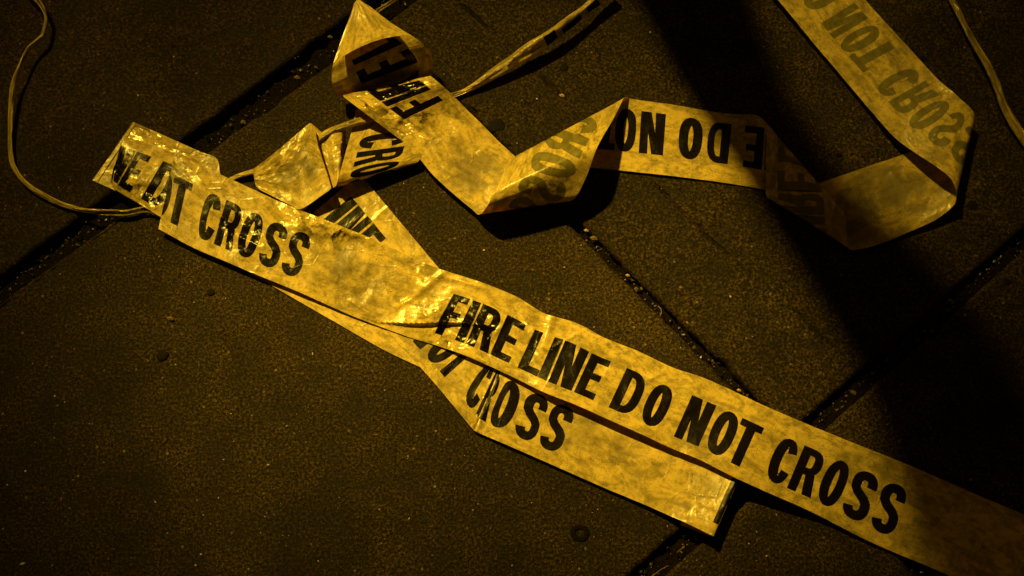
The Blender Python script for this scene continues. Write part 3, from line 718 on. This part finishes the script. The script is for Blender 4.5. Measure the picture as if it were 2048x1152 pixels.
# dry stems in the joint
MS = simple('dry_stem', (.22, .16, .08), .6, 800, .0003, .3)
def stem(pts, lab):
    bm = bmesh.new(); K = 7; rows = []
    for i, q in enumerate(pts):
        c = P(*q); rr = .00038*(1-.4*i/len(pts))
        a = P(*pts[max(i-1, 0)]); b = P(*pts[min(i+1, len(pts)-1)]); T = Vector(b-a).normalized()
        sd = T.cross(Vector((0, 0, 1))).normalized(); up = sd.cross(T)
        rows.append([bm.verts.new(Vector(c)+sd*rr*math.cos(2*math.pi*k/K)+up*rr*math.sin(2*math.pi*k/K)) for k in range(K)])
    for a, b in zip(rows, rows[1:]):
        for k in range(K): bm.faces.new((a[k], a[(k+1) % K], b[(k+1) % K], b[k]))
    bm.faces.new(rows[0][::-1]); bm.faces.new(rows[-1])
    me = bpy.data.meshes.new('dry_stem'); bm.to_mesh(me); bm.free()
    tag(link_mesh('dry_stem', me, [MS]), lab, 'stem', 'dry plant stems in the joints')
stem([(1354, 1105, -3), (1361, 1099, -2), (1369, 1092, -1)], 'short straight dry stem in the joint below the folded tape end')
stem([(1302, 1155, -2), (1311, 1147, -1), (1322, 1139, 0), (1337, 1131, 0)], 'curved dry stem in the joint at the bottom edge')
stem([(1316, 612, -2), (1322, 618, -1), (1323, 626, 0), (1320, 632, 0)], 'tiny curled dry stem in the central joint')

# ------------------------------------------------------------------ unseen tree added outside the frame, shaped to cast the wide shadow band
sa = xy(1392, 0); sd_ = np.array(SUN_AZ_DIR); sd_ = sd_/np.linalg.norm(sd_)
tb = sa - sd_*0.42
root = bpy.data.objects.new('shadow_tree', None); sc.collection.objects.link(root); root.location = (tb[0], tb[1], 0)
tag(root, 'added shadow-casting tree trunk beyond the top edge of the picture', 'tree')
MB_ = simple('bark', (.12, .09, .06), .85, 60, .004, .5)
nrm = np.array([-sd_[1], sd_[0]])
def limb(name, pts, parent):
    bm = bmesh.new(); K = 18; rows = []
    for i, (x, y, z, rad) in enumerate(pts):
        row = []
        for k in range(K):
            a = 2*math.pi*k/K; rr = rad*(1+.07*noise.noise(Vector((math.cos(a)*2, math.sin(a)*2, z*6))))
            row.append(bm.verts.new((x+rr*math.cos(a), y+rr*math.sin(a), z)))
        rows.append(row)
    for a, b in zip(rows, rows[1:]):
        for k in range(K):
            f = bm.faces.new((a[k], a[(k+1) % K], b[(k+1) % K], b[k])); f.smooth = True
    bm.faces.new(rows[0][::-1]); bm.faces.new(rows[-1])
    me = bpy.data.meshes.new(name); bm.to_mesh(me); bm.free()
    return link_mesh(name, me, [MB_], parent)
def TS(z, c, rd): return (nrm[0]*c, nrm[1]*c, z, rd)
limb('trunk', [TS(-.02, 0, .06), TS(.15, 0, .052), TS(.38, 0, .050), TS(.50, -.002, .054), TS(.57, -.016, .052), TS(.64, -.028, .047), TS(.72, -.032, .046), TS(.80, -.034, .050), TS(.88, -.032, .058), TS(.96, -.032, .068), TS(1.10, -.055, .078), TS(1.2, -.065, .085)], root)
limb('limb', [TS(1.12, -.09, .05), TS(1.4, -.14, .045), TS(2.0, -.35, .03), TS(2.8, -.7, .012)], root)
limb('limb', [TS(1.12, -.02, .05), TS(1.4, .03, .045), TS(2.0, .2, .03), TS(2.8, .5, .012)], root)

# crown: unseen leaves added overhead to dim the sides and corners, thin mid-frame
rl = random.Random(21); bm = bmesh.new(); ctr = xy(960, 640); uL = -dv
cnt = 0
for i in range(9000):
    px, py = rl.uniform(-900, 2900), rl.uniform(-700, 1800)
    q = P(px, py); r_ = math.hypot((px-950)/1250, (py-660)/900)
    cov = min(0.55, 0.44*max(0.0, r_-0.25)**1.25)
    if py < 120 and 1250 < px < 1500: cov *= .5
    if rl.random() > cov: continue
    hgt = rl.uniform(4.2, 6.0)
    c = Vector(q)+uL*(hgt/uL.z)
    a = Vector((rl.gauss(0, 1), rl.gauss(0, 1), rl.gauss(0, .5))).normalized(); b = a.cross(Vector((rl.gauss(0, .5), rl.gauss(0, .5), 1))).normalized(); up = a.cross(b)
    L_, W_ = rl.uniform(.035, .05), rl.uniform(.016, .024)
    v = [bm.verts.new(c+a*L_*x+b*W_*y+up*z*.006) for x, y, z in ((-1, 0, 0), (-.4, .9, 1), (.3, .75, 1), (1, 0, -1), (.3, -.75, 1), (-.4, -.9, 1))]
    for f in ((0, 1, 5), (1, 2, 4, 5), (2, 3, 4)): bm.faces.new([v[k] for k in f])
me = bpy.data.meshes.new('shade_crown')
bmesh.ops.translate(bm, verts=bm.verts, vec=(-tb[0], -tb[1], 0)); bm.to_mesh(me); bm.free()
link_mesh('shade_crown', me, [simple('leaf', (.05, .08, .02), .5, 200, .0005, .3)], root)
